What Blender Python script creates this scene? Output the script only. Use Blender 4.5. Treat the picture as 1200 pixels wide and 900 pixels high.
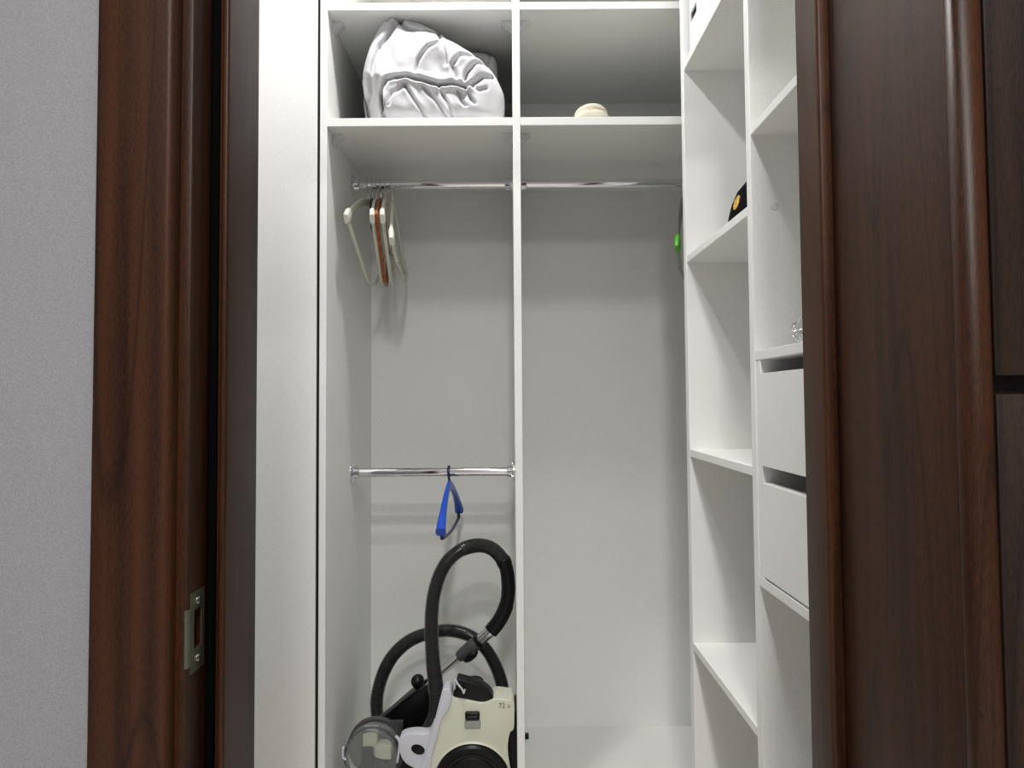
import bpy, bmesh, math, random
from mathutils import Vector, Matrix, noise
random.seed(7)
S = bpy.context.scene
C = bpy.context.collection
for o in list(bpy.data.objects): bpy.data.objects.remove(o)
PI = math.pi

# ------------------------------------------------------------------ camera
CAM_Z = 1.15
pitch, roll, yaw = math.radians(2.4), math.radians(-0.40), math.radians(-0.2)
fw = Vector((-math.sin(yaw)*math.cos(pitch), math.cos(yaw)*math.cos(pitch), math.sin(pitch)))
rt = Vector((math.cos(yaw), math.sin(yaw), 0)); up = rt.cross(fw)
r2 = math.cos(roll)*rt + math.sin(roll)*up; u2 = -math.sin(roll)*rt + math.cos(roll)*up
cd = bpy.data.cameras.new('camera'); cam = bpy.data.objects.new('camera', cd); C.objects.link(cam)
cam.matrix_world = Matrix(((r2.x, u2.x, -fw.x, 0), (r2.y, u2.y, -fw.y, 0), (r2.z, u2.z, -fw.z, CAM_Z), (0, 0, 0, 1)))
cd.sensor_width = 36; cd.lens = 27.0; cd.shift_y = -0.015; cd.clip_start = 0.02
S.camera = cam
# ------------------------------------------------------------------ world, exposure
w = bpy.data.worlds.new('world'); S.world = w; w.use_nodes = True
w.node_tree.nodes['Background'].inputs[0].default_value = (0.8, 0.85, 1, 1)
w.node_tree.nodes['Background'].inputs[1].default_value = 0.05
S.view_settings.view_transform = 'Standard'; S.view_settings.look = 'None'
S.view_settings.gamma = 1; S.view_settings.use_curve_mapping = False
S.view_settings.exposure = 0.16
CLOSET_LAMP = (-0.165, 1.53, 2.65); CLOSET_W = 13.0
HALL_LAMPS = ((0.04, -0.72, 2.65), (0.04, 0.02, 2.65), (0.04, -1.46, 2.65)); HALL_W = (25.0, 8.0, 27.0)  # the last hall lamp is an added fill

# ------------------------------------------------------------------ materials
M = {}
def base(name, col, rough=0.5, metal=0.0, **kw):
    m = bpy.data.materials.new(name); m.use_nodes = True
    b = m.node_tree.nodes['Principled BSDF']
    b.inputs['Base Color'].default_value = (*col, 1); b.inputs['Roughness'].default_value = rough
    b.inputs['Metallic'].default_value = metal
    for k, v in kw.items(): b.inputs[k.replace('_', ' ')].default_value = v
    M[name] = m
    return m, m.node_tree, b
def N(nt, t, **kw):
    n = nt.nodes.new(t)
    for k, v in kw.items(): setattr(n, k, v)
    return n
def speckle(name, col, rough, scale, amt, bump, metal=0.0, **kw):
    """a plain colour with fine grain in tone and relief"""
    m, nt, b = base(name, col, rough, metal, **kw)
    tc = N(nt, 'ShaderNodeTexCoord'); no = N(nt, 'ShaderNodeTexNoise')
    no.inputs['Scale'].default_value = scale; no.inputs['Detail'].default_value = 3
    nt.links.new(tc.outputs['Object'], no.inputs['Vector'])
    mr = N(nt, 'ShaderNodeMapRange'); mr.inputs[3].default_value = 1-amt; mr.inputs[4].default_value = 1+amt
    mr.inputs[1].default_value = .25; mr.inputs[2].default_value = .75
    nt.links.new(no.outputs[0], mr.inputs[0])
    mx = N(nt, 'ShaderNodeVectorMath', operation='SCALE'); mx.inputs[0].default_value = col
    nt.links.new(mr.outputs[0], mx.inputs['Scale']); nt.links.new(mx.outputs[0], b.inputs['Base Color'])
    bp = N(nt, 'ShaderNodeBump'); bp.inputs['Strength'].default_value = bump; bp.inputs['Distance'].default_value = .0006
    nt.links.new(no.outputs[0], bp.inputs['Height']); nt.links.new(bp.outputs[0], b.inputs['Normal'])
    return m
def wood(name, dark, light, rough, sx=55, sz=2.2, coat=0.10):
    m, nt, b = base(name, dark, rough)
    b.inputs['Specular IOR Level'].default_value = .22; b.inputs['Coat Weight'].default_value = coat; b.inputs['Coat Roughness'].default_value = .4
    tc = N(nt, 'ShaderNodeTexCoord'); mp = N(nt, 'ShaderNodeMapping')
    mp.inputs['Scale'].default_value = (sx, sx, sz)
    nt.links.new(tc.outputs['Object'], mp.inputs['Vector'])
    n1 = N(nt, 'ShaderNodeTexNoise'); n1.inputs['Scale'].default_value = 1.0; n1.inputs['Detail'].default_value = 6; n1.inputs['Distortion'].default_value = .6
    nt.links.new(mp.outputs[0], n1.inputs['Vector'])
    mp2 = N(nt, 'ShaderNodeMapping'); mp2.inputs['Scale'].default_value = (sx*16, sx*16, sz*60)
    nt.links.new(tc.outputs['Object'], mp2.inputs['Vector'])
    n2 = N(nt, 'ShaderNodeTexNoise'); n2.inputs['Scale'].default_value = 1.0; n2.inputs['Detail'].default_value = 2
    nt.links.new(mp2.outputs[0], n2.inputs['Vector'])
    mp3 = N(nt, 'ShaderNodeMapping'); mp3.inputs['Scale'].default_value = (9, 9, .8)
    nt.links.new(tc.outputs['Object'], mp3.inputs['Vector'])
    wv = N(nt, 'ShaderNodeTexWave'); wv.inputs['Scale'].default_value = 1.1; wv.inputs['Distortion'].default_value = 5; wv.inputs['Detail'].default_value = 2
    wv.inputs['Detail Scale'].default_value = .6
    nt.links.new(mp3.outputs[0], wv.inputs['Vector'])
    a = N(nt, 'ShaderNodeMath', operation='MULTIPLY_ADD'); a.inputs[1].default_value = .40
    nt.links.new(n1.outputs[0], a.inputs[0])
    a2 = N(nt, 'ShaderNodeMath', operation='MULTIPLY'); a2.inputs[1].default_value = .55
    nt.links.new(n2.outputs[0], a2.inputs[0]); nt.links.new(a2.outputs[0], a.inputs[2])
    a3 = N(nt, 'ShaderNodeMath', operation='MULTIPLY_ADD'); a3.inputs[1].default_value = .12
    nt.links.new(wv.outputs['Fac'], a3.inputs[0]); nt.links.new(a.outputs[0], a3.inputs[2])
    cr = N(nt, 'ShaderNodeValToRGB')
    cr.color_ramp.elements[0].position = .34; cr.color_ramp.elements[0].color = (*dark, 1)
    cr.color_ramp.elements[1].position = .68; cr.color_ramp.elements[1].color = (*light, 1)
    nt.links.new(a3.outputs[0], cr.inputs[0])
    # a few thin dark growth lines
    mp4 = N(nt, 'ShaderNodeMapping'); mp4.inputs['Scale'].default_value = (7, 7, .55); mp4.inputs['Location'].default_value = (.3, .1, .2)
    nt.links.new(tc.outputs['Object'], mp4.inputs['Vector'])
    n4 = N(nt, 'ShaderNodeTexNoise'); n4.inputs['Scale'].default_value = 1.0; n4.inputs['Detail'].default_value = 1
    nt.links.new(mp4.outputs[0], n4.inputs['Vector'])
    w4 = N(nt, 'ShaderNodeMath', operation='PINGPONG'); w4.inputs[1].default_value = .05
    nt.links.new(n4.outputs[0], w4.inputs[0])
    m4 = N(nt, 'ShaderNodeMapRange'); m4.inputs[1].default_value = 0; m4.inputs[2].default_value = .006; m4.inputs[3].default_value = .55; m4.inputs[4].default_value = 1
    nt.links.new(w4.outputs[0], m4.inputs[0])
    s4 = N(nt, 'ShaderNodeVectorMath', operation='SCALE'); nt.links.new(cr.outputs[0], s4.inputs[0]); nt.links.new(m4.outputs[0], s4.inputs['Scale'])
    nt.links.new(s4.outputs[0], b.inputs['Base Color'])
    bp = N(nt, 'ShaderNodeBump'); bp.inputs['Strength'].default_value = .25; bp.inputs['Distance'].default_value = .0006
    nt.links.new(n2.outputs[0], bp.inputs['Height']); nt.links.new(bp.outputs[0], b.inputs['Normal'])
    return m
speckle('laminate', (.89, .895, .87), .42, 420, .06, .14)
speckle('paint_white', (.82, .82, .82), .5, 300, .02, .08)
speckle('wallpaper', (.30, .297, .318), .8, 620, .16, .5)
speckle('ceiling_paint', (.8, .8, .79), .8, 90, .02, .1)
speckle('floor_laminate', (.74, .70, .63), .4, 40, .15, .1)  # pale tone chosen so the unseen floor bounces light up under the shelves
wood('walnut', (.0120, .0031, .0010), (.064, .0215, .0074), .45)
wood('walnut_dark', (.008, .004, .0025), (.032, .016, .010), .5, sx=45)
wood('hanger_wood', (.22, .055, .018), (.42, .14, .05), .4, sx=120, sz=40)
base('chrome', (.82, .82, .84), .07, 1.0)
speckle('bronze', (.17, .175, .125), .36, 500, .2, .3, metal=.8)
base('steel', (.75, .75, .76), .18, 1.0)
base('rubber', (.003, .003, .003), .9, Specular_IOR_Level=0.0)
speckle('black_plastic', (.0045, .0045, .005), .34, 300, .2, .2, Specular_IOR_Level=.28)
speckle('grey_plastic', (.06, .06, .062), .45, 300, .1, .2)
speckle('hose_plastic', (.032, .032, .032), .24, 300, .1, .1)
speckle('cream_plastic', (.68, .68, .56), .35, 200, .02, .05)
speckle('lilac_plastic', (.62, .62, .68), .38, 200, .02, .05)
speckle('hanger_cream', (.70, .69, .60), .4, 200, .03, .1)
base('hanger_blue', (.012, .075, .50), .32)
base('hanger_blue_shade', (.012, .012, .05), .35)  # shade on the blue hanger's bar put into the colour, hook included
base('hanger_green', (.10, .42, .03), .4)
speckle('hanger_grey', (.36, .37, .34), .4, 200, .05, .1)
speckle('cotton', (.60, .60, .62), .85, 700, .03, .5, Sheen_Weight=.15)
speckle('towel', (.78, .78, .77), .9, 500, .1, 1.0)
speckle('knit', (.66, .62, .50), .9, 400, .05, .8)
speckle('card_white', (.80, .80, .84), .55, 150, .02, .05)
speckle('cap_cloth', (.004, .004, .005), .9, 900, .3, .6, Specular_IOR_Level=.1)
base('gold', (.95, .62, .16), .3, .6)
base('shade_black', (.004, .004, .004), .9)  # near-black standing in for shade in the panel gap and hand hole
speckle('print_olive', (.20, .20, .07), .5, 200, .02, .05)
base('raw_wood', (.62, .40, .16), .6)
base('bracket_plastic', (.72, .72, .73), .35)
g, nt, b = base('clear_plastic', (.95, .97, .95), .04)
b.inputs['Transmission Weight'].default_value = .92; b.inputs['IOR'].default_value = 1.2
e, nt, b = base('lamp_glow', (1, 1, 1), .5)
b.inputs['Emission Color'].default_value = (1, .98, .95, 1); b.inputs['Emission Strength'].default_value = 6

# ------------------------------------------------------------------ mesh helpers
def link(name, me, mat, parent=None, smooth=None):
    me.materials.append(M[mat])
    o = bpy.data.objects.new(name, me); C.objects.link(o)
    if parent is not None: o.parent = parent
    if smooth is not None:
        for p in me.polygons: p.use_smooth = True
        if smooth < 3: me.set_sharp_from_angle(angle=smooth)
    return o
class MB:
    """collects shapes, then becomes one mesh object"""
    def __init__(s): s.v = []; s.f = []
    def add(s, vs, fs):
        n = len(s.v); s.v += [tuple(v) for v in vs]; s.f += [tuple(i+n for i in f) for f in fs]; return s
    def box(s, x0, x1, y0, y1, z0, z1):
        x0, x1 = min(x0, x1), max(x0, x1); y0, y1 = min(y0, y1), max(y0, y1); z0, z1 = min(z0, z1), max(z0, z1)
        return s.add([(x0,y0,z0),(x1,y0,z0),(x1,y1,z0),(x0,y1,z0),(x0,y0,z1),(x1,y0,z1),(x1,y1,z1),(x0,y1,z1)],
                     [(3,2,1,0),(4,5,6,7),(0,1,5,4),(1,2,6,5),(2,3,7,6),(3,0,4,7)])
    def prism(s, pts, a0, a1, axis='z'):
        """extrude a 2-D outline; axis z: pts are (x,y); axis y: pts are (x,z); axis x: pts are (y,z)"""
        k = len(pts)
        def mk(p, a): return {'z': (p[0], p[1], a), 'y': (p[0], a, p[1]), 'x': (a, p[0], p[1])}[axis]
        vs = [mk(p, a0) for p in pts] + [mk(p, a1) for p in pts]
        fs = [tuple(range(k-1, -1, -1)), tuple(range(k, 2*k))] + [(i, (i+1) % k, k+(i+1) % k, k+i) for i in range(k)]
        return s.add(vs, fs)
    def sweep(s, path, rx, ry=None, seg=14, cap=True, upv=None, power=2.0):
        """tube along a path, rx / ry numbers or one per point"""
        n = len(path); P_ = [Vector(p) for p in path]
        rx = rx if isinstance(rx, (list, tuple)) else [rx]*n
        ry = rx if ry is None else (ry if isinstance(ry, (list, tuple)) else [ry]*n)
        T = []
        for i in range(n):
            t = P_[min(i+1, n-1)] - P_[max(i-1, 0)]
            T.append(t.normalized())
        u = Vector(upv) if upv else (Vector((0, 0, 1)) if abs(T[0].z) < .9 else Vector((0, 1, 0)))
        vs = []; fs = []
        for i in range(n):
            if upv: u = Vector(upv)
            u = (u - T[i]*u.dot(T[i])).normalized(); w_ = T[i].cross(u)
            for k in range(seg):
                a = 2*PI*k/seg; ca, sa = math.cos(a), math.sin(a)
                ca = math.copysign(abs(ca)**(2/power), ca); sa = math.copysign(abs(sa)**(2/power), sa)
                vs.append(P_[i] + w_*ca*rx[i] + u*sa*ry[i])
        for i in range(n-1):
            for k in range(seg):
                k2 = (k+1) % seg
                fs.append((i*seg+k, i*seg+k2, (i+1)*seg+k2, (i+1)*seg+k))
        if cap: fs += [tuple(range(seg-1, -1, -1)), tuple((n-1)*seg+k for k in range(seg))]
        return s.add(vs, fs)
    def lathe(s, prof, center, axis='z', seg=32, loop=False):
        """prof: list of (radius, height along axis)"""
        vs = []; fs = []; cx, cy, cz = center
        for r, h in prof:
            for k in range(seg):
                a = 2*PI*k/seg; ca, sa = math.cos(a)*r, math.sin(a)*r
                vs.append({'z': (cx+ca, cy+sa, cz+h), 'y': (cx+ca, cy+h, cz+sa), 'x': (cx+h, cy+ca, cz+sa)}[axis])
        for i in range(len(prof)-1):
            for k in range(seg):
                k2 = (k+1) % seg; fs.append((i*seg+k, i*seg+k2, (i+1)*seg+k2, (i+1)*seg+k))
        if loop:
            j0 = (len(prof)-1)*seg
            for k in range(seg):
                k2 = (k+1) % seg; fs.append((j0+k, j0+k2, k2, k))
            return s.add(vs, fs)
        if prof[0][0] > 1e-6: fs.append(tuple(range(seg-1, -1, -1)))
        if prof[-1][0] > 1e-6: fs.append(tuple((len(prof)-1)*seg+k for k in range(seg)))
        return s.add(vs, fs)
    def build(s, name, mat, parent=None, smooth=None, bevel=0, bseg=2, bang=0.6):
        me = bpy.data.meshes.new(name); me.from_pydata(s.v, [], s.f)
        bm = bmesh.new(); bm.from_mesh(me)
        bmesh.ops.remove_doubles(bm, verts=bm.verts, dist=1e-6)
        bmesh.ops.recalc_face_normals(bm, faces=bm.faces)
        if bevel:
            es = [e_ for e_ in bm.edges if len(e_.link_faces) == 2 and e_.calc_face_angle() > bang]
            bmesh.ops.bevel(bm, geom=es, offset=bevel, segments=bseg, profile=.5, affect='EDGES', clamp_overlap=True)
            if smooth is None: smooth = .7
        bm.to_mesh(me); bm.free()
        return link(name, me, mat, parent, smooth)
def bx(name, mat, parent, x0, x1, y0, y1, z0, z1, bevel=.0008):
    return MB().box(x0, x1, y0, y1, z0, z1).build(name, mat, parent, bevel=bevel, bseg=1)
def empty(name, loc=(0, 0, 0)):
    o = bpy.data.objects.new(name, None); C.objects.link(o); o.location = loc; o.empty_display_size = .05; return o
def tag(o, label, cat=None, group=None, kind=None):
    o['label'] = label
    if cat: o['category'] = cat
    if group: o['group'] = group
    if kind: o['kind'] = kind
    return o
def catmull(pts, n):
    P_ = [Vector(p) for p in pts]; out = []
    L = len(P_)
    for i in range(L-1):
        p0, p1, p2, p3 = P_[max(i-1, 0)], P_[i], P_[i+1], P_[min(i+2, L-1)]
        for k in range(n):
            t = k/n
            out.append(.5*((2*p1)+(p2-p0)*t+(2*p0-5*p1+4*p2-p3)*t*t+(3*p1-p0-3*p2+p3)*t**3))
    out.append(P_[-1]); return out
def resample(pts, step):
    out = [pts[0]]; acc = 0
    for a, b_ in zip(pts, pts[1:]):
        d = (b_-a).length
        while acc + d >= step:
            t = (step-acc)/d; a = a + (b_-a)*t; out.append(a.copy()); d = (b_-a).length; acc = 0
        acc += d
    return out

# ================================================================== THE ROOM
CEIL = 2.67
def struct(o, label, cat): return tag(o, label, cat, kind='structure')
struct(MB().box(-1.9, 1.7, -2.4, 2.6, -.05, 0).build('floor', 'floor_laminate'), 'pale unseen floor of the hall and the closet', 'floor')
struct(MB().box(-1.9, 1.7, -2.4, 2.6, CEIL, CEIL+.05).build('ceiling', 'ceiling_paint'), 'white ceiling over the hall and closet', 'ceiling')
struct(MB().box(-.93, -.805, .985, 2.6, 0, CEIL).build('wall_left', 'paint_white'), 'white closet wall at the left, out of sight beside the filler panel', 'wall')
struct(MB().box(-.805, .83, 2.503, 2.6, 0, CEIL).build('wall_back', 'paint_white'), 'white closet wall behind the wardrobe', 'wall')
struct(MB().box(.83, .95, .985, 2.6, 0, CEIL).build('wall_right', 'paint_white'), 'white closet wall behind the shelf unit', 'wall')
struct(MB().box(-1.9, -.375, .836, .984, 0, CEIL).build('wall_front_left', 'wallpaper'), 'grey lilac textured wallpaper left of the doorway', 'wall')
struct(MB().box(.402, 1.7, .702, .975, 0, CEIL).build('wall_front_right', 'wallpaper'), 'grey wallpapered wall right of the doorway, behind the dark door', 'wall')
struct(MB().box(-.375, .402, .836, .975, 2.13, CEIL).build('wall_front_top', 'wallpaper'), 'grey wallpapered wall above the doorway', 'wall')
struct(MB().box(-1.9, 1.7, -2.5, -2.4, 0, CEIL).build('wall_hall_back', 'wallpaper'), 'grey wallpapered hall wall opposite the closet', 'wall')
struct(MB().box(-2.0, -1.9, -2.5, 2.6, 0, CEIL).build('wall_hall_left', 'wallpaper'), 'grey wallpapered hall wall at the far left', 'wall')
struct(MB().box(1.7, 1.8, -2.5, 2.6, 0, CEIL).build('wall_hall_right', 'wallpaper'), 'grey wallpapered hall wall at the far right', 'wall')

# ------------------------------------------------------------------ doorway frame
HD = 2.08
def round_profile(x0, x1, yf, yb, r0, r1, n=6):
    """board outline in plan, front corners rounded (r0 at x0, r1 at x1)"""
    pts = [(x1, yb), (x0, yb)]
    for i in range(n+1):
        a = PI/2*i/n; pts.append((x0 + r0 - r0*math.cos(a), yf + r0 - r0*math.sin(a)))
    for i in range(n+1):
        a = PI/2*i/n; pts.append((x1 - r1 + r1*math.sin(a), yf + r1 - r1*math.cos(a)))
    return pts
fr = struct(empty('door_1', (0, .85, 0)), 'dark walnut door frame around the closet opening', 'door frame')
def frm(name, mb, mat='walnut', parent=None, **kw):
    o = mb.build(name, mat, None, **kw); p = parent or fr
    o.parent = p
    o.matrix_parent_inverse = Matrix.Translation(-p.location) if parent is None else Matrix()
    return o
frm('casing', MB().prism(round_profile(-.443, -.360, .816, .836, .003, .008), 0, HD+.08), smooth=.6)
frm('casing', MB().box(-.443, .372, .816, .836, HD, HD+.083), bevel=.003)
# left jamb: front lip, reveal board with the latch hole, door stop
HY0, HY1, HZ0, HZ1 = .8500, .8705, .882, .924
jl = MB()
jl.box(-.375, -.347, .837, .984, 0, HZ0).box(-.375, -.347, .837, .984, HZ1, HD)
jl.box(-.375, -.347, .837, HY0, HZ0, HZ1).box(-.375, -.347, HY1, .984, HZ0, HZ1)
jb = frm('jamb', jl)
frm('jamb_lip', MB().box(-.3600, -.3472, .8345, .8425, 0, HD), bevel=.0015)
frm('latch_recess', MB().box(-.3755, -.362, HY0-.003, HY1+.003, HZ0-.003, HZ1+.003), 'raw_wood')
frm('door_stop', MB().prism([(-.347, .886), (-.3335, .886), (-.3315, .8835), (-.327, .8835), (-.325, .886), (-.325, .99), (-.347, .99)], 0, HD), bevel=.0012)
frm('seal', MB().sweep([(-.3405, .884, 0), (-.3405, .884, HD)], .0056, seg=10), 'rubber', smooth=3.2)
# right jamb: stop and the deep return board
frm('jamb', MB().box(.379, .402, .652, .975, 0, HD), bevel=.001)
frm('door_stop', MB().prism([(.379, .886), (.367, .886), (.364, .889), (.364, .950), (.379, .950)], 0, HD), bevel=.0012)
frm('head_jamb', MB().box(-.375, .402, .837, .975, HD, HD+.05), bevel=.001)
# strike plate on the left jamb
px_ = -.3465
sp = MB(); a, b_, c, d = .8425, .8780, .857, .943
sp.box(px_-.0006, px_+.0008, a, HY0, c, d).box(px_-.0006, px_+.0008, HY1, b_, c, d)
sp.box(px_-.0006, px_+.0008, HY0, HY1, c, HZ0).box(px_-.0006, px_+.0008, HY0, HY1, HZ1, d)
for (q0, q1) in ((0, 1), (1, 2), (2, 3)):      # curved lip bending towards the casing
    L = [(.8425, px_+.0008), (.8390, px_+.0010), (.8345, px_+.0002), (.8325, px_-.0025)]
    (y1, x1), (y2, x2) = L[q0], L[q1]
    sp.add([(x1, y1, .866), (x2, y2, .866), (x2, y2, .928), (x1, y1, .928), (x1-.001, y1, .866), (x2-.001, y2+.0008, .866), (x2-.001, y2+.0008, .928), (x1-.001, y1, .928)],
           [(0,1,2,3),(7,6,5,4),(0,4,5,1),(1,5,6,2),(2,6,7,3),(3,7,4,0)])
spo = frm('strike_plate', sp, 'bronze')
spo['label'] = 'bronze strike plate with two screws'
for z in (.9325, .870):
    sc = MB().lathe([(.0042, 0), (.0042, .0010), (.0030, .0020), (.0001, .0022)], (px_+.0006, .8605, z), 'x', 16)
    sc.box(px_+.0024, px_+.0030, .8578, .8632, z-.0005, z+.0005)
    o = sc.build('screw', 'steel', spo, smooth=.6)

# ------------------------------------------------------------------ the neighbouring dark door on the right
d2 = struct(empty('door_2', (.8, .68, 0)), 'dark brown door with a horizontal groove, right of the doorway', 'door')
def dpart(name, mb, mat, **kw):
    o = mb.build(name, mat, None, **kw); o.parent = d2; o.matrix_parent_inverse = Matrix.Translation(-d2.location); return o
dpart('casing', MB().sweep([(.3925, .648, 0), (.3925, .648, 2.12)], .0138, seg=28), 'walnut', smooth=3.2)
dpart('core', MB().box(.407, 1.22, .676, .701, 0.008, 2.06), 'walnut_dark', bevel=.001)
dpart('door_panel', MB().box(.4155, 1.21, .655, .676, .012, 1.1530), 'walnut_dark', bevel=.002)
dpart('door_panel', MB().box(.4155, 1.21, .655, .676, 1.1685, 2.055), 'walnut_dark', bevel=.002)

# ------------------------------------------------------------------ ceiling lamps (above the frame)
def lamp(loc, watts, r, label, size):
    t = tag(empty('ceiling_lamp', (loc[0], loc[1], CEIL)), label, 'lamp', 'round ceiling lamps')
    MB().lathe([(r+.012, 0), (r+.012, -.012), (r, -.016), (r, -.0)], (0, 0, 0), 'z', 32, True).build('lamp_ring', 'steel', t, smooth=.7)
    MB().lathe([(r, -.004), (r, -.010), (.0001, -.013)], (0, 0, 0), 'z', 32).build('diffuser', 'lamp_glow', t, smooth=.7)
    ld = bpy.data.lights.new('lamp_light', 'AREA'); ld.shape = 'DISK'; ld.size = size; ld.energy = watts; ld.color = (1, .985, .96)
    lo = bpy.data.objects.new('lamp_light', ld); C.objects.link(lo); lo.parent = t; lo.location = (0, 0, -.022)
lamp(CLOSET_LAMP, CLOSET_W, .05, 'small round ceiling lamp inside the closet', .09)
lamp(HALL_LAMPS[0], HALL_W[0], .11, 'large round ceiling lamp in the hall behind the camera', .20)
lamp(HALL_LAMPS[1], HALL_W[1], .08, 'smaller round ceiling lamp in the hall right before the doorway', .15)
lamp(HALL_LAMPS[2], HALL_W[2], .11, 'added fill lamp, unseen, at the far end of the hall', .20)  # extra lamp added to brighten the upper back wall

# ================================================================== WARDROBE (back of the closet)
YF, YB = 1.87, 2.48
FL = .116
wd = tag(empty('wardrobe', (0, 0, 0)), 'open white two-bay wardrobe with chrome rails across the closet', 'wardrobe')
bx('side_panel', 'laminate', wd, -.463, -.446, YF, YB, 0, 2.52)
o = bx('filler_panel', 'laminate', wd, -.802, -.4700, YF-.002, YF+.016, 0, 2.60); o['label'] = 'plain white panel left of the bays'
bx('gap_shade', 'shade_black', wd, -.4698, -.4632, YF+.003, YF+.014, 0, 2.52)  # black strip added so the open gap reads as deep shade
bx('side_panel', 'laminate', wd, .79, .806, YF, YB, 0, 2.52)
bx('divider', 'laminate', wd, .0128, .0312, YF, YB, FL, 2.503)
bx('back_panel', 'laminate', wd, -.463, .806, YB, YB+.012, .02, 2.52)
bx('top_panel', 'laminate', wd, -.446, .79, YF, YB, 2.503, 2.52)
bx('plinth', 'laminate', wd, -.446, .79, YF+.03, YF+.046, 0, FL-.018)
for x0, x1 in ((-.446, .0128), (.0312, .79)):
    bx('bottom_panel', 'laminate', wd, x0, x1, YF, YB, FL-.018, FL)
    bx('shelf', 'laminate', wd, x0, x1, YF+.001, YB, 1.8300, 1.8505)
    bx('shelf', 'laminate', wd, x0, x1, YF+.001, YB, 2.1225, 2.1415)
def corner(x, z, sx):
    """white plastic corner bracket under a shelf"""
    y0, y1 = 1.925, 1.960; t_ = .003; L = .026
    m = MB()
    m.prism([(x, z), (x+sx*L, z), (x+sx*L, z-t_), (x+sx*.008, z-.014), (x+sx*t_, z-L), (x, z-L)], y0, y1, 'y')
    return m.build('corner_bracket', 'bracket_plastic', wd, bevel=.0012, bseg=1)
for z in (1.83, 2.1225):
    corner(-.446, z, 1); corner(.0128, z, -1); corner(.0312, z, 1)
def rail(x0, x1, z, y=2.175):
    r = MB().sweep([(x0, y, z), (x1, y, z)], .0125, seg=28).build('clothes_rail', 'chrome', wd, smooth=.8)
    for x, s in ((x0, 1), (x1, -1)):
        MB().lathe([(.029, 0), (.029, s*.003), (.026, s*.005), (.018, s*.007), (.0165, s*.020), (.0135, s*.022), (.0135, s*.005)], (x, y, z), 'x', 28).build('rail_socket', 'chrome', r, smooth=.7)
        for a in (PI/2, -PI/6, PI*7/6):
            MB().lathe([(.0030, s*.0045), (.0030, s*.0075), (.0001, s*.0085)], (x, y+.0225*math.cos(a), z+.0225*math.sin(a)), 'x', 8).build('screw', 'steel', r, smooth=.7)
rail(-.446, .0128, 1.770); rail(.0312, .79, 1.770); rail(-.446, .0128, .951)
o = MB().box(.0312, .052, 2.392, 2.410, FL, FL+.014).build('shelf_pin', 'black_plastic', wd, bevel=.002); o['label'] = 'small black fixing block'

# ================================================================== SHELF UNIT (right side of the closet)
UX, UB = .42, .80
su = tag(empty('shelf_unit', (0, 0, 0)), 'tall white open shelf unit with two drawers along the right wall', 'shelf unit')
ED = 1.80; DV0, DV1 = 1.3125, 1.3360; NE = 1.000
bx('end_panel', 'laminate', su, UX, UB, ED, ED+.028, 0, 2.52)
bx('divider', 'laminate', su, UX, UB, DV0, DV1, 0, 2.52)
bx('end_panel', 'laminate', su, UX, UB, NE, NE+.018, 0, 2.52)
bx('back_panel', 'laminate', su, UB, UB+.012, NE, ED+.028, 0.02, 2.52)
bx('top_panel', 'laminate', su, UX, UB, NE+.018, ED, 2.503, 2.52)
for z in (1.934, 1.473, 1.017, .571, .09):
    bx('shelf', 'laminate', su, UX+.001, UB, DV1, ED, z, z+.0165)
for z in (2.06, 1.607, 1.2160, .8350, .45, .09):
    bx('shelf', 'laminate', su, UX+.001, UB, NE+.018, DV0, z, z+.0160)
bx('drawer_filler', 'laminate', su, UX+.002, UX+.30, 1.2885, DV0, .851, 1.2160)
for z0, z1 in ((1.0385, 1.1930), (.8545, 1.0105)):
    dr = empty('drawer', (UX, 1.15, z0)); dr.parent = su
    def dp(name, mat, x0, x1, y0, y1, za, zb):
        o = MB().box(x0, x1, y0, y1, za, zb).build(name, mat, None, bevel=.0008, bseg=1); o.parent = dr
        o.matrix_parent_inverse = Matrix.Translation(-Vector((UX, 1.15, z0)))
    ya, yb = NE+.022, 1.2870
    dp('drawer_front', 'laminate', UX+.001, UX+.018, ya, yb, z0, z1)
    dp('drawer_side', 'laminate', UX+.0185, UX+.34, yb-.014, yb-.002, z0+.006, z1-.045)
    dp('drawer_side', 'laminate', UX+.0185, UX+.34, ya+.002, ya+.014, z0+.006, z1-.045)
    dp('drawer_back', 'laminate', UX+.328, UX+.34, ya+.014, yb-.014, z0+.006, z1-.045)
    dp('drawer_bottom', 'laminate', UX+.0185, UX+.328, ya+.014, yb-.014, z0+.002, z0+.006)
MB().lathe([(.007, 0), (.007, -.0012), (.0062, -.0018), (.0001, -.0019)], (.4604, DV0, 1.4821), 'y', 20).build('screw_cap', 'bracket_plastic', su, smooth=.7)

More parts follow.
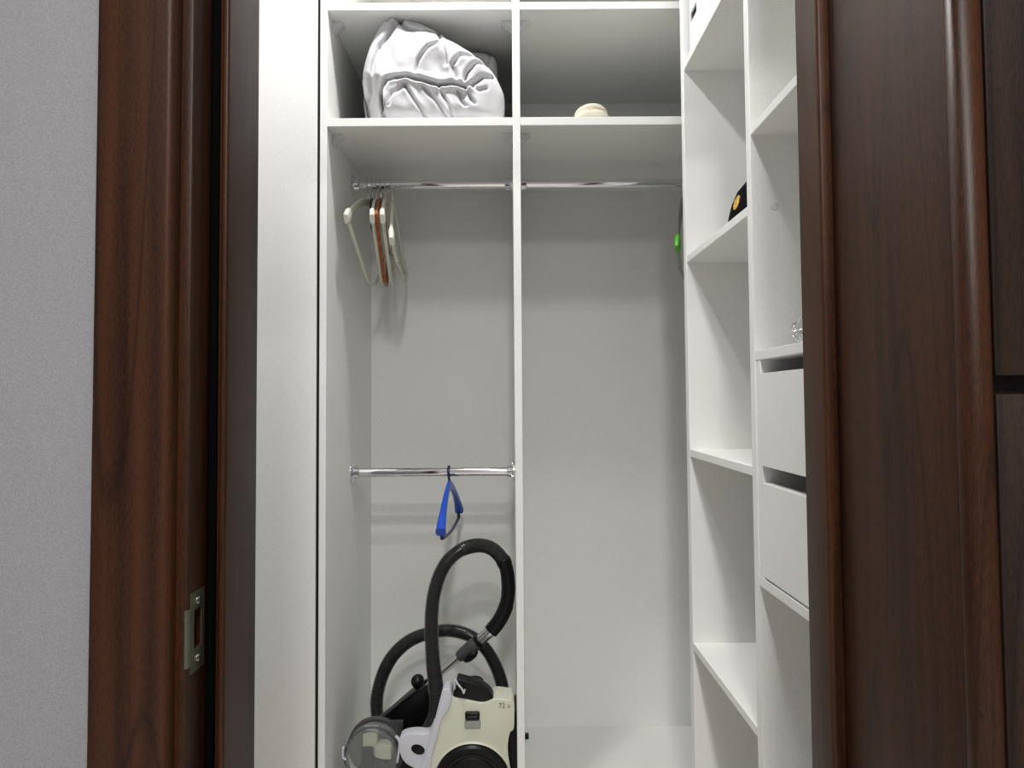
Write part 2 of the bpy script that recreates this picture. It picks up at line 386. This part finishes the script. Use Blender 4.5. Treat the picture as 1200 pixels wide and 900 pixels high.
# ================================================================== HANGERS
def hanger(name, x, z, yaw_deg, tilt, label, mat, tipmat=None, hookmat='steel', half=.250, drop=.098, neck=.068, bar=.130, barhalf=.055, wide=0.0, barmat=None, group='hangers on the upper left rail', sag=0.0):
    """root sits at the top of the rail; local +X runs along the hanger towards the camera"""
    t = tag(empty(name, (x, 2.175, z+.0125+.0016)), label, 'hanger', group)
    t.rotation_mode = 'XYZ'
    t.rotation_euler = (math.radians(tilt), 0, math.radians(-90+yaw_deg))
    R = .0155
    # hook: open ring over the rail and a short stem; ring centre below the rail's top
    pts = []
    for i in range(15):
        a = math.radians(215 - 235*i/14); pts.append((R*math.cos(a), 0, -R+.0016 + R*math.sin(a)))
    pts += [(R*.80, 0, -.026), (R*.25, 0, -.033), (0, 0, -.041), (0, 0, -neck-.008)]
    hk = MB().sweep(catmull(pts, 3), .0016 if hookmat == 'steel' else .0036, seg=8, upv=(0, 1, 0)).build('hook', hookmat, t, smooth=3.2)
    # shoulders: one bowed flat bar
    path = []; hx = []; hy = []
    n = 36
    for i in range(n+1):
        s_ = -1 + 2*i/n; a = abs(s_)
        path.append((s_*half, 0, -neck - drop*(a**1.15) + .010*math.sin(PI*a) - (.004 if a > .93 else 0)))
        hx.append(wide*a**1.6 + .0040 + .0012*(1-a) + (.0013*max(0, (a-.80)/.2)))
        hy.append(.0085 + .006*(1-a)**2 + (.004*max(0, (a-.80)/.2)))
    sh = MB().sweep(path, hx, hy, seg=14, upv=(0, 0, 1), power=3.4).build('shoulder', mat, t, smooth=.9)
    if tipmat:
        for s_ in (-1, 1):
            p = [(s_*half*q, 0, -neck - drop*(q**1.15) + .010*math.sin(PI*q) - .004*(q > .93)) for q in (.87, .92, .96, 1.0, 1.025)]
            MB().sweep(p, [.0055, .0070, .0074, .0072, .0055], [.0125, .0155, .0170, .0160, .012], seg=14, upv=(0, 0, 1), power=3.4).build('shoulder_pad', tipmat, t, smooth=.9)
    # trouser bar hung from two struts
    zt = -neck - drop; zb = zt - bar
    q = [(-half*.96, 0, zt-.004), (-barhalf-.02*(half-barhalf)/bar, 0, zb+.022), (-barhalf, 0, zb+.006), (-barhalf+.012, 0, zb-sag*.3), (0, 0, zb-sag),
         (barhalf-.012, 0, zb-sag*.3), (barhalf, 0, zb+.006), (barhalf+.02*(half-barhalf)/bar, 0, zb+.022), (half*.96, 0, zt-.004)]
    MB().sweep(catmull(q, 6), .0036, .0050, seg=10, upv=(0, 1, 0)).build('trouser_bar', barmat or mat, t, smooth=3.2)
    return t
RZ = 1.770
hanger('clothes_hanger', -.4014, RZ, -3, 2, 'cream plastic hanger closest to the side panel, widest apart from the rest', 'hanger_cream', 'hanger_cream')
hanger('clothes_hanger', -.390, RZ, 6, 3, 'black plastic hanger between the two leftmost cream hangers', 'black_plastic', None, bar=.03, drop=.06, half=.13, barhalf=.09)
hanger('clothes_hanger', -.3800, RZ, 5.5, 4, 'cream hanger with white end pad just left of the wooden hanger', 'hanger_cream', 'hanger_cream')
hanger('wooden_hanger', -.3665, RZ, 5.5, 3, 'reddish brown wooden hanger in the middle of the bunch', 'hanger_wood', None, drop=.10)
hanger('clothes_hanger', -.3540, RZ, 5.5, 4, 'cream hanger with white end pad just right of the wooden hanger', 'hanger_cream', 'hanger_cream')
hanger('clothes_hanger', -.3360, RZ, 4, 6, 'cream hanger at the right end of the bunch, with steep shoulders', 'hanger_cream', 'hanger_cream', drop=.155, bar=.040, barhalf=.15)
hanger('clothes_hanger', -.1724, .951, -3, 2, 'blue plastic hanger alone on the lower rail', 'hanger_blue', None, hookmat='hanger_blue_shade', drop=.095, neck=.05, wide=.008, bar=.022, barhalf=.18, barmat='hanger_blue_shade', half=.20, sag=.012, group='hangers on the lower left rail')
hanger('clothes_hanger', .500, RZ, -17, 0, 'grey hanger with green end pad, half hidden in the right bay', 'hanger_grey', 'hanger_green', drop=.170, bar=.05, half=.22, barhalf=.15, group='hangers on the upper right rail')

# ================================================================== SOFT GOODS
def seg_dist(p, a, b_):
    ax, ay = a; bx_, by = b_; dx, dy = bx_-ax, by-ay
    t = max(0, min(1, ((p[0]-ax)*dx+(p[1]-ay)*dy)/(dx*dx+dy*dy+1e-12)))
    return math.hypot(p[0]-ax-t*dx, p[1]-ay-t*dy)
def puffy(name, outline, center, y0, depth, k, x0, z0, ref, creases, mat, parent, na=220, nr=64, R=.06, noise_amp=.006, push=None):
    """a stuffed cloth body: closed outline in the x-z plane (units of k metres about ref), rounded front and back, creased on both faces"""
    op = [((p[0]-ref[0])*k, (ref[1]-p[1])*k) for p in outline]
    c = ((center[0]-ref[0])*k, (ref[1]-center[1])*k)
    cl = catmull([(*p, 0) for p in op + [op[0]]], 8)[:-1]
    def ray(a):
        d = (math.cos(a), math.sin(a)); best = 1e-3
        for i in range(len(cl)):
            p, q = cl[i], cl[(i+1) % len(cl)]
            ex, ez = q.x-p.x, q.y-p.y; den = d[0]*ez-d[1]*ex
            if abs(den) < 1e-12: continue
            wx, wz = p.x-c[0], p.y-c[1]
            t = (wx*ez-wz*ex)/den; u = (wx*d[1]-wz*d[0])/den
            if t > 0 and -1e-6 <= u <= 1+1e-6: best = max(best, t)
        return best
    cre = [([((p[0]-ref[0])*k, (ref[1]-p[1])*k) for p in pl], wd_, dp) for pl, wd_, dp in creases]
    rad = [ray(2*PI*i/na) for i in range(na)]
    V = []; F = []
    def pt(i, j, side):
        a = 2*PI*i/na; t = j/nr; t = 1-(1-t)**1.4 if False else t
        r = rad[i]*t; px2, pz2 = c[0]+r*math.cos(a), c[1]+r*math.sin(a)
        dist = rad[i]*(1-t); q = min(dist/R, 1)
        h = math.sqrt(max(0, 1-(1-q)**2))
        yy = depth/2*(.25+.75*h) + .012*noise.noise((px2*9, pz2*9, side*3.1)) * h
        for pl, wd_, dp in cre:
            dd = min(seg_dist((px2, pz2), pl[m], pl[m+1]) for m in range(len(pl)-1))
            if dd < wd_*7: yy -= dp*math.exp(-(dd/(wd_*1.15))**2) - dp*.20*math.exp(-((dd-wd_*2.6)/(wd_*1.9))**2)
        if push: yy -= push(px2/k+ref[0], ref[1]-pz2/k)
        yy += noise_amp*noise.noise((px2*38, pz2*22, side*5+1.3))*h
        return (x0+px2, y0 + side*yy, z0+pz2)
    for side in (-1, 1):
        b0 = len(V); V.append(pt(0, 0, side))
        for j in range(1, nr+1):
            for i in range(na): V.append(pt(i, j, side))
        for i in range(na):
            i2 = (i+1) % na
            F.append((b0, b0+1+i, b0+1+i2))
            for j in range(nr-1):
                q = b0+1+j*na
                F.append((q+i, q+na+i, q+na+i2, q+i2))
    half_n = 1+nr*na
    for i in range(na):
        i2 = (i+1) % na; q = 1+(nr-1)*na
        F.append((q+i, half_n+q+i, half_n+q+i2, q+i2))
    return MB().add(V, F).build(name, mat, parent, smooth=3.2)
K = 1.95/900
ref = (507, 145.0)
dv_x, dv_z = -.1905, 1.8505
duvet_outline = [(430, 144), (425, 118), (424, 95), (427, 76), (436, 48), (446, 29), (454, 22), (462, 22), (468, 25.5), (476, 22), (490, 26), (515, 41), (540, 56),
                 (560, 70), (576, 84), (585, 98), (590, 112), (588, 132), (580, 144), (545, 145), (500, 145), (460, 145)]
cr = [([(453, 144), (450, 125), (449, 112), (456, 101), (466, 97.5), (480, 97), (500, 102), (515, 106.5), (530, 105), (545, 109)], .0036, .045),
      ([(545, 109), (556, 104), (566, 97), (576, 95)], .0042, .016),
      ([(543, 108), (548, 93), (558, 82), (570, 79)], .0042, .015),
      ([(536, 100), (531, 86), (540, 74), (560, 71), (575, 74)], .0042, .012),
      ([(468, 24), (471, 36), (478, 44), (497, 46), (513, 44)], .0040, .013),
      ([(513, 42), (517, 56), (522, 70), (524, 84)], .0035, .011),
      ([(489, 92), (492, 80), (504, 66), (516, 60)], .0035, .010),
      ([(470, 30), (462, 45), (448, 62), (441, 82), (438, 100), (432, 112)], .0045, .016),
      ([(452, 24), (456, 34), (463, 40)], .0030, .008),
      ([(425, 92), (434, 96), (437, 110)], .0030, .008),
      ([(457, 128), (462, 115), (478, 106)], .0038, .010),
      ([(476, 105), (487, 122), (500, 138)], .0032, .010), ([(497, 108), (511, 122), (525, 140)], .0032, .009),
      ([(516, 110), (524, 124), (532, 140)], .0030, .008), ([(538, 114), (541, 124), (546, 130)], .0030, .010),
      ([(547, 112), (552, 122), (556, 126)], .0030, .010), ([(554, 108), (562, 112), (570, 110)], .0032, .009)]
def duvet_push(px, py):
    s_ = 0.0
    if px < 453 and py > 96: s_ += .045*min(1, (py-96)/18)*min(1, (453-px)/6)      # the shaded tail hanging behind the fold
    s_ += .018*max(0, (60-py)/40)                                                  # the top leans back
    return s_
dv = tag(empty('duvet', (dv_x, 1.973, dv_z)), 'white quilted duvet folded up on the top left shelf', 'duvet')
dv.scale = (1.015, 1, 1.09)
puffy('duvet_cover', duvet_outline, (505, 92), 0, .165, K, 0, 0, ref, cr, 'cotton', dv, R=.055, push=duvet_push)
bu = tag(empty('folded_towel', (-.138, 2.088, dv_z)), 'small greyish white folded cloth peeking out behind the duvet', 'cloth')
puffy('towel_fold', [(0, 60), (-3, 30), (0, 8), (8, 1), (20, 0), (34, 0.5), (43, 2), (47, 6), (48, 20), (47, 40), (47, 60), (24, 61)], (22, 34), 0, .058, .00428, 0, 0, (22, 61),
      [([(2, 8), (14, 9), (34, 9), (42, 8)], .004, .012), ([(43, 2), (42, 8), (44, 18)], .004, .012), ([(8, 4), (18, 14), (32, 16)], .003, .010), ([(0, 36), (22, 40), (46, 38)], .005, .014)],
      'towel', bu, na=110, nr=30, R=.03, noise_amp=.003)
# the second, upright ply
puffy('towel_fold', [(0, 60), (0, 36), (3, 29), (22, 26), (42, 29), (47, 36), (46, 60), (24, 61)], (22, 45), .065, .06, .0041, 0, 0, (22, 61), [([(4, 44), (22, 47), (44, 43)], .004, .01)], 'towel', bu, na=90, nr=20, R=.02)

# cream knitted hat, folded flat
ht = tag(empty('knitted_hat', (.2126, 1.945, 1.8505)), 'cream knitted hat folded on the top right shelf', 'hat')
def blob(name, cx, cy, cz, rx, ry, rz, mat, parent, flat=0.0, wob=.06, seed=0, pw=2.4):
    V = []; F = []; nu, nv = 40, 22
    for j in range(nv+1):
        ph = -PI/2 + PI*j/nv
        for i in range(nu):
            a = 2*PI*i/nu
            f = lambda c_: math.copysign(abs(c_)**(2/pw), c_)
            v = Vector((f(math.cos(ph))*f(math.cos(a)), f(math.cos(ph))*f(math.sin(a)), f(math.sin(ph))))
            n_ = 1 + wob*noise.noise(v*1.8 + Vector((seed, 0, 0)))
            z = max(v.z*rz*n_, -flat) if flat else v.z*rz*n_
            V.append((cx+v.x*rx*n_, cy+v.y*ry*n_, cz+z))
    for j in range(nv):
        for i in range(nu):
            i2 = (i+1) % nu; F.append((j*nu+i, j*nu+i2, (j+1)*nu+i2, (j+1)*nu+i))
    return MB().add(V, F).build(name, mat, parent, smooth=3.2)
blob('brim', .002, -.005, .018, .045, .040, .018, 'knit', ht, wob=.08, seed=2, pw=2.6)
cp = []; rr = []
for i in range(15):
    s_ = -1+2*i/14
    cp.append((.001+.041*s_, -.012+.012*s_*s_, .046-.016*s_*s_ + (.004*s_)))
    rr.append(.011*math.sqrt(max(.12, 1-(abs(s_)**4))))
MB().sweep(cp, rr, [r_*1.05 for r_ in rr], seg=18, upv=(0, 0, 1)).build('rolled_edge', 'knit', ht, smooth=3.2)
blob('crown', .003, .012, .036, .040, .034, .022, 'knit', ht, wob=.1, seed=9)

# black cap with a gold emblem on the middle shelf
ca = tag(empty('cap', (.545, 1.55, 1.4895)), 'black cap with a gold emblem, behind the upright of the shelf unit', 'cap')
MB().lathe([(.096, 0), (.0955, .010), (.0925, .035), (.086, .060), (.075, .085), (.058, .105), (.038, .118), (.015, .124), (.0001, .125)], (0, 0, 0), 'z', 48).build('crown', 'cap_cloth', ca, smooth=3.2)
bv = []; bf = []
for i in range(21):
    a = math.radians(-90-58+116*i/20)
    for q, (rr_, zz) in enumerate(((.090, .010), (.118, .006), (.148-.020*abs(i-10)/10, .0015), (.148-.020*abs(i-10)/10, .0005), (.118, .003), (.090, .006))):
        bv.append((rr_*math.cos(a)*.95, rr_*math.sin(a), zz + .004*(1-((i-10)/10)**2)))
for i in range(20):
    for q in range(6):
        q2 = (q+1) % 6; bf.append((i*6+q, i*6+q2, (i+1)*6+q2, (i+1)*6+q))
bf += [tuple(range(6)), tuple(120+q for q in range(5, -1, -1))]
MB().add(bv, bf).build('visor', 'cap_cloth', ca, smooth=.8)
ang = math.radians(180+14)
em = MB(); ev = []; ef = []
def cap_r(z): return .0925 - (z-.035)*.26 if z < .060 else .086 - (z-.060)*.44
for rr_, hh in ((1.0, .0), (1.0, .0022), (.62, .0026), (.60, .0012), (.30, .0012), (.28, .0030), (.02, .0030)):
    for i in range(24):
        a = 2*PI*i/24; du, dz = .0095*rr_*math.cos(a), .0150*rr_*math.sin(a)
        z = .056 + dz; R_ = cap_r(z)+hh+.0002; th = ang + du/.09
        ev.append((R_*math.cos(th), R_*math.sin(th), z))
for j in range(6):
    for i in range(24):
        i2 = (i+1) % 24; ef.append((j*24+i, j*24+i2, (j+1)*24+i2, (j+1)*24+i))
ef.append(tuple(144+i for i in range(24)))
o = MB().add(ev, ef).build('emblem', 'gold', ca, smooth=.6); o['label'] = 'oval gold emblem'
MB().lathe([(.006, 0), (.005, .004), (.0001, .005)], (0, 0, .1245), 'z', 14).build('button', 'cap_cloth', ca, smooth=3.2)

# white box with a dark hand hole on the highest visible shelf
wb = tag(empty('storage_box', (.57, 1.64, 1.9505)), 'white box with a dark hand hole on the shelf unit, top of frame', 'box')
m = MB(); X0, X1, Y0, Y1, ZT, T_ = -.135, .13, -.150, .150, .19, .004
sy0, sy1, sz0, sz1 = .085, .142, .090, .112
m.box(X0, X0+T_, Y0, sy0, 0, ZT).box(X0, X0+T_, sy1, Y1, 0, ZT).box(X0, X0+T_, sy0, sy1, 0, sz0).box(X0, X0+T_, sy0, sy1, sz1, ZT)
m.box(X1-T_, X1, Y0, Y1, 0, ZT).box(X0+T_, X1-T_, Y0, Y0+T_, 0, ZT).box(X0+T_, X1-T_, Y1-T_, Y1, 0, ZT).box(X0+T_, X1-T_, Y0+T_, Y1-T_, 0, T_)
m.build('box_body', 'card_white', wb)
MB().box(X0-.004, X1+.004, Y0-.004, Y1+.004, ZT, ZT+.004).box(X0-.004, X0-.001, Y0-.004, Y1+.004, ZT-.035, ZT).box(X1+.001, X1+.004, Y0-.004, Y1+.004, ZT-.035, ZT).build('lid', 'card_white', wb)
MB().box(X0+.02, X0+.03, Y0+.01, Y1-.01, .01, ZT-.01).build('hole_shade', 'shade_black', wb)  # black slab behind the hand hole, standing in for the shade inside

# wire ball on the shelf above the drawers
RB = .0275
ball = tag(empty('wire_ball', (.472, 1.20, 1.232+RB)), 'small silver wire ball on the shelf above the drawers', 'ornament')
for kk in range(9):
    rot = Matrix.Rotation(kk*1.13, 3, 'Z') @ Matrix.Rotation(.5+kk*.71, 3, 'X')
    ring = [rot @ Vector(((RB-.0008)*math.cos(2*PI*i/40), (RB-.0008)*math.sin(2*PI*i/40), 0)) for i in range(41)]
    MB().sweep(ring, .0008, seg=6, cap=False).build('wire_ring', 'steel', ball, smooth=3.2)

# ================================================================== VACUUM CLEANER
VK = 1.93/900
vac = tag(empty('vacuum_cleaner', (-.16, 2.05, FL)), 'cream and black canister vacuum cleaner with coiled hose in the left bay', 'vacuum cleaner')
VI = Matrix.Translation(-Vector((-.16, 2.05, FL)))
def vp(px, py): return (-.126+(px-540)*VK, .2892-(py-880)*VK)
def vpart(name, mb, mat, parent=None, **kw):
    o = mb.build(name, mat, None, **kw); o.parent = parent or vac
    if parent is None: o.matrix_parent_inverse = VI
    return o
def outl(pts, n=4):
    P_ = [(*vp(*p), 0) for p in pts]
    return [(v.x, v.y) for v in catmull(P_ + [P_[0]], n)[:-1]]
body = vpart('body', MB().prism(outl([(525, 813), (531, 820), (548, 824), (566, 827), (580, 822.5), (592, 823.5), (601, 826), (602, 842), (601, 857), (596.5, 862), (594, 880), (597, 905), (599, 930), (590, 944), (560, 948), (520, 948), (498, 944), (494, 925),
      (497, 900), (505, 868), (511, 845), (517, 824)]), 1.935, 2.02, 'y'), 'cream_plastic', bevel=.010, bseg=4, bang=.9)
vpart('rear_body', MB().prism(outl([(540, 872), (585, 872), (594, 885), (597, 905), (599, 930), (590, 944), (560, 948), (520, 948), (500, 944), (498, 925), (502, 900), (515, 880)]), 2.0, 2.165, 'y'), 'cream_plastic', bevel=.010, bseg=3, bang=.9)
vpart('side_band', MB().prism(outl([(519, 811), (527, 810), (530, 818), (527, 832), (518, 846), (513, 866), (507, 886), (504, 905), (494, 905), (499, 884), (506, 862), (512, 838)]), 1.930, 1.99, 'y'), 'lilac_plastic', bevel=.004, bseg=3, bang=.9)
vpart('handle', MB().prism(outl([(535, 800), (547, 803), (563, 808), (573, 815), (577.5, 822), (575.5, 827.5), (565, 828), (546, 824.5), (531, 821), (534, 812)]), 1.942, 1.985, 'y'), 'black_plastic', bevel=.005, bseg=3, bang=.9)
vpart('handle_clip', MB().sweep(catmull([(vp(533, 811)[0], 1.936, vp(533, 811)[1]), (vp(533.5, 800)[0], 1.936, vp(533.5, 800)[1]), (vp(537, 805)[0], 1.933, vp(537, 805)[1]), (vp(542, 811)[0], 1.932, vp(542, 811)[1]), (vp(543.5, 815)[0], 1.932, vp(543.5, 815)[1]), (vp(545, 811)[0], 1.934, vp(545, 811)[1])], 5), .0022, .005, seg=10, upv=(0, 1, 0)), 'lilac_plastic', smooth=3.2)
vpart('hose_port', MB().lathe([(.022, -.02), (.022, .012), (.018, .016), (.0001, .016)], (vp(555, 815)[0], 2.00, vp(555, 815)[1]-.004), 'z', 24), 'black_plastic', smooth=.7)
a0 = vp(545, 836); a1 = vp(562, 845)
latch = vpart('latch', MB().box(a0[0], a1[0], 1.925, 1.94, a1[1], a0[1]), 'black_plastic', bevel=.004, bseg=3)
b0 = vp(544, 846); b1 = vp(563, 856)
vpart('latch_plate', MB().box(b0[0], b1[0], 1.931, 1.94, b1[1], b0[1]), 'hanger_grey', bevel=.004, bseg=3)
g0 = vp(549, 840.2); g1 = vp(558, 841.4)
vpart('latch_mark', MB().box(g0[0], g1[0], 1.9245, 1.926, g1[1], g0[1]), 'grey_plastic')
# wheel facing the camera
wx, wz = vp(553, 0)[0], FL+.1015
RW = .094
wz = FL + RW + .0005 + .012
wz = FL + RW
wheel = vpart('wheel', MB().lathe([(.02, .03), (RW-.006, .03), (RW, .022), (RW, .004), (RW-.005, -.002), (RW-.016, -.004), (RW-.020, .001), (RW-.026, .001), (RW-.030, -.003), (.030, -.008), (.028, -.005), (.016, -.005), (.014, -.010), (.0001, -.011)], (wx, 1.922, wz), 'y', 56), 'black_plastic', smooth=.6)
vpart('wheel_arch', MB().lathe([(RW+.0065, .006), (RW+.0065, -.001), (RW+.003, -.003), (RW+.002, .006)], (wx, 1.931, wz), 'y', 56, True), 'cream_plastic', smooth=.7)
vpart('wheel', MB().lathe([(.02, -.03), (RW-.006, -.03), (RW, -.022), (RW, -.004), (RW-.005, .002), (.030, .008), (.0001, .009)], (wx, 2.185, wz), 'y', 48), 'black_plastic', smooth=.6)
vpart('rear_bumper', MB().prism(outl([(596, 862), (600, 858), (604.5, 850), (605.5, 880), (605, 915), (601, 935), (597, 915), (595, 885)]), 1.95, 2.12, 'y'), 'black_plastic', bevel=.004, bang=.9)
# front cover with the round hole
fc = vpart('front_cover', MB().prism(outl([(469, 867), (476, 864), (488, 862.5), (502, 863), (508, 852), (511, 858), (506, 880), (500, 901), (496, 912), (486, 903), (476, 897), (470, 888), (468, 877)]), 1.945, 1.985, 'y'), 'lilac_plastic', bevel=.007, bseg=3, bang=.9)
hc = vp(490, 881)
hv = MB(); ring = []
for i in range(28):
    a = 2*PI*i/28; dx, dz = .0175*math.cos(a), .0118*math.sin(a); t_ = -.35
    ring.append((hc[0]+dx*math.cos(t_)-dz*math.sin(t_), hc[1]+dx*math.sin(t_)+dz*math.cos(t_)))
hv.prism(ring, 1.9435, 1.955, 'y'); vpart('button', hv, 'black_plastic', bevel=.001, bang=.9)
vpart('front_base', MB().prism(outl([(472, 893), (486, 903), (497, 912), (500, 940), (490, 952), (440, 954), (412, 950), (410, 932), (440, 926), (464, 915)]), 1.96, 2.15, 'y'), 'black_plastic', bevel=.004, bang=.9)
vpart('caster', MB().lathe([(.0001, -.012), (.014, -.012), (.016, -.009), (.016, .009), (.014, .012), (.0001, .012)], (vp(440, 0)[0], 2.05, FL+.016), 'y', 20), 'black_plastic', smooth=.7)
# clear dust container, its axis towards the camera
cx, cz = vp(435.5, 891)
RC = .0675
cont = vpart('dust_container', MB().lathe([(.0001, .058), (RC-.004, .056), (RC, .052), (RC, .0), (RC-.002, -.004), (.0001, -.006), (.0001, -.0035), (RC-.004, -.001), (RC-.003, .050), (.0001, .055)], (cx, 1.948, cz), 'y', 48), 'clear_plastic', smooth=.6)
cont['label'] = 'clear dust container'
vpart('container_rim', MB().lathe([(RC+.0012, .012), (RC+.0030, .010), (RC+.0030, .002), (RC+.0012, .0)], (cx, 1.955, cz), 'y', 48, True), 'grey_plastic', smooth=.6)
vpart('container_back', MB().lathe([(RC+.004, .0), (RC+.004, .02), (RC-.01, .026), (.0001, .026)], (cx, 2.007, cz), 'y', 40), 'grey_plastic', smooth=.6)
fa, fb = vp(424, 863), vp(441, 893)
vpart('filter_body', MB().box(fa[0], fb[0], 1.968, 1.999, fb[1], fa[1]), 'cream_plastic', bevel=.004)
fa, fb = vp(439, 879), vp(458, 896)
vpart('filter_body', MB().box(fa[0], fb[0], 1.962, 1.999, fb[1], fa[1]), 'cream_plastic', bevel=.003)
fa, fb = vp(423, 882), vp(437, 908)
vpart('filter_latch', MB().box(fa[0], fb[0], 1.956, 1.972, fb[1], fa[1]), 'black_plastic', bevel=.004)
vpart('filter_cone', MB().lathe([(.043, 0), (.043, .02), (.03, .03), (.0001, .03)], (vp(437, 0)[0], 1.958, vp(0, 913)[1]), 'y', 32), 'black_plastic', smooth=.7)
for (p0, p1, p2) in (((403.5, 878), (403.2, 889), (407, 892)), ((464, 866), (468.5, 873), (466, 896))):
    pts = [(vp(*q)[0], 1.948, vp(*q)[1]) for q in (p0, p1, p2)]
    vpart('container_clip', MB().sweep(catmull(pts, 5), .0030, .006, seg=10, upv=(0, 1, 0)), 'lilac_plastic', smooth=3.2)
# hose, one ribbed tube from the grip round to the back of the body
HOSE = [(-0.019, 2.1, 0.718), (-0.047, 2.09, 0.75), (-0.083, 2.08, 0.763), (-0.125, 2.06, 0.758), (-0.161, 2.05, 0.734), (-0.185, 2.04, 0.698), (-0.2, 2.03, 0.65), (-0.206, 2.02, 0.597), (-0.205, 2.01, 0.535), (-0.2, 2.0, 0.473), (-0.193, 2.0, 0.419), (-0.191, 2.0, 0.376), (-0.2, 2.0, 0.334), (-0.221, 2.01, 0.297), (-0.25, 2.03, 0.267), (-0.294, 2.12, 0.240), (-0.345, 2.18, 0.220), (-0.374, 2.21, 0.227), (-0.384, 2.23, 0.262), (-0.385, 2.24, 0.309), (-0.37, 2.25, 0.366), (-0.34, 2.25, 0.419), (-0.293, 2.25, 0.46), (-0.237, 2.25, 0.481), (-0.178, 2.25, 0.488), (-0.12, 2.24, 0.476), (-0.074, 2.23, 0.442), (-0.042, 2.22, 0.39), (-0.025, 2.21, 0.338), (-0.018, 2.20, 0.282), (-0.022, 2.20, 0.236), (-0.030, 2.18, 0.212)]
hp = resample(catmull(HOSE, 24), .0013)
RH = .0178
hr = [RH + (.0014, .0014, -.0018, -.0018)[i % 4] for i in range(len(hp))]
vpart('hose', MB().sweep(hp, hr, seg=22), 'hose_plastic', smooth=.5)
GRIP = [(-0.0215, 2.1, 0.722), (-0.0120, 2.1, 0.697), (-0.0075, 2.1, 0.665), (-0.0078, 2.1, 0.626), (-0.0155, 2.1, 0.590), (-0.033, 2.1, 0.556), (-0.055, 2.1, 0.529)]
gp = catmull(GRIP, 8); gn = len(gp)
grip = vpart('grip', MB().sweep(gp, [.0205 if i < 6 else .0188 if i < 30 else .0200 for i in range(gn)], [.024 if i < 7 else .0205 for i in range(gn)], seg=24), 'black_plastic', smooth=3.2)
ndir = Vector((.70, 0, -.71))
def between(a, b_, n): return [Vector(a).lerp(Vector(b_), i/n) for i in range(n+1)]
TA, TB = Vector((-.0530, 2.10, .531)), Vector((-.361, 2.14, .275))
def tp(t): return TA.lerp(TB, t)
vpart('tube_collar', MB().sweep(between(tp(-.01), tp(.10), 4), [.0150, .0155, .0155, .0155, .0150], seg=24), 'steel', smooth=.8)
vpart('collar_ring', MB().sweep(between(tp(.10), tp(.125), 2), .0190, seg=24), 'black_plastic', smooth=.8)
vpart('tube_sleeve', MB().sweep(between(tp(.125), tp(.29), 6), [.0160, .0185, .0185, .0180, .0175, .0165, .0135], seg=24), 'grey_plastic', smooth=.8)
vpart('sleeve_button', MB().sweep(between(tp(.16)+Vector((.010, -.008, -.012)), tp(.27)+Vector((.010, -.008, -.012)), 4), [.006, .011, .012, .011, .006], seg=16), 'black_plastic', smooth=3.2)
vpart('tube', MB().sweep(between(tp(.29), tp(.62), 2), .0115, seg=24), 'chrome', smooth=.8)
# floor nozzle leaning behind the container
def np_(px, py, Y=2.13): return (-.126+(px-540)*VK*Y/1.93 + .0030, 1.15-(py-470.5)*Y/900)
npts = [(-.243, .386), (-.222, .366), (-.218, .320), (-.232, .262), (-.300, .236), (-.372, .238), (-.396, .262), (-.352, .296), (-.262, .372)]
noz = vpart('nozzle', MB().prism(npts, 2.098, 2.155, 'y'), 'black_plastic', bevel=.006, bseg=3, bang=.3)
vpart('nozzle_edge', MB().sweep([(-.374, 2.095, .288), (-.258, 2.095, .378)], .0055, seg=12), 'grey_plastic', smooth=.8)
vpart('nozzle_plate', MB().prism([(-.352, .268), (-.292, .268), (-.290, .298), (-.340, .298)], 2.090, 2.10, 'y'), 'grey_plastic', bevel=.002)
kn = vpart('swivel_joint', MB().lathe([(.0001, -.020), (.010, -.0175), (.0165, -.010), (.0185, 0), (.0165, .010), (.010, .0175), (.0001, .020)], (-.2534, 2.112, .3941), 'y', 24), 'black_plastic', smooth=3.2)

# small print on the shoulder of the body
fcv = bpy.data.curves.new('print', 'FONT'); fcv.body = '72 u'; fcv.size = .017; fcv.extrude = .0003; fcv.resolution_u = 3
tmp = bpy.data.objects.new('print_source', fcv); C.objects.link(tmp)
me = bpy.data.meshes.new_from_object(tmp.evaluated_get(bpy.context.evaluated_depsgraph_get()))
bpy.data.objects.remove(tmp)
pm = MB(); q = vp(583.5, 832.5)
pm.add([(q[0]+v.co.x, 1.9345-v.co.z, q[1]+v.co.y) for v in me.vertices], [tuple(p.vertices) for p in me.polygons])
vpart('printed_mark', pm, 'print_olive')
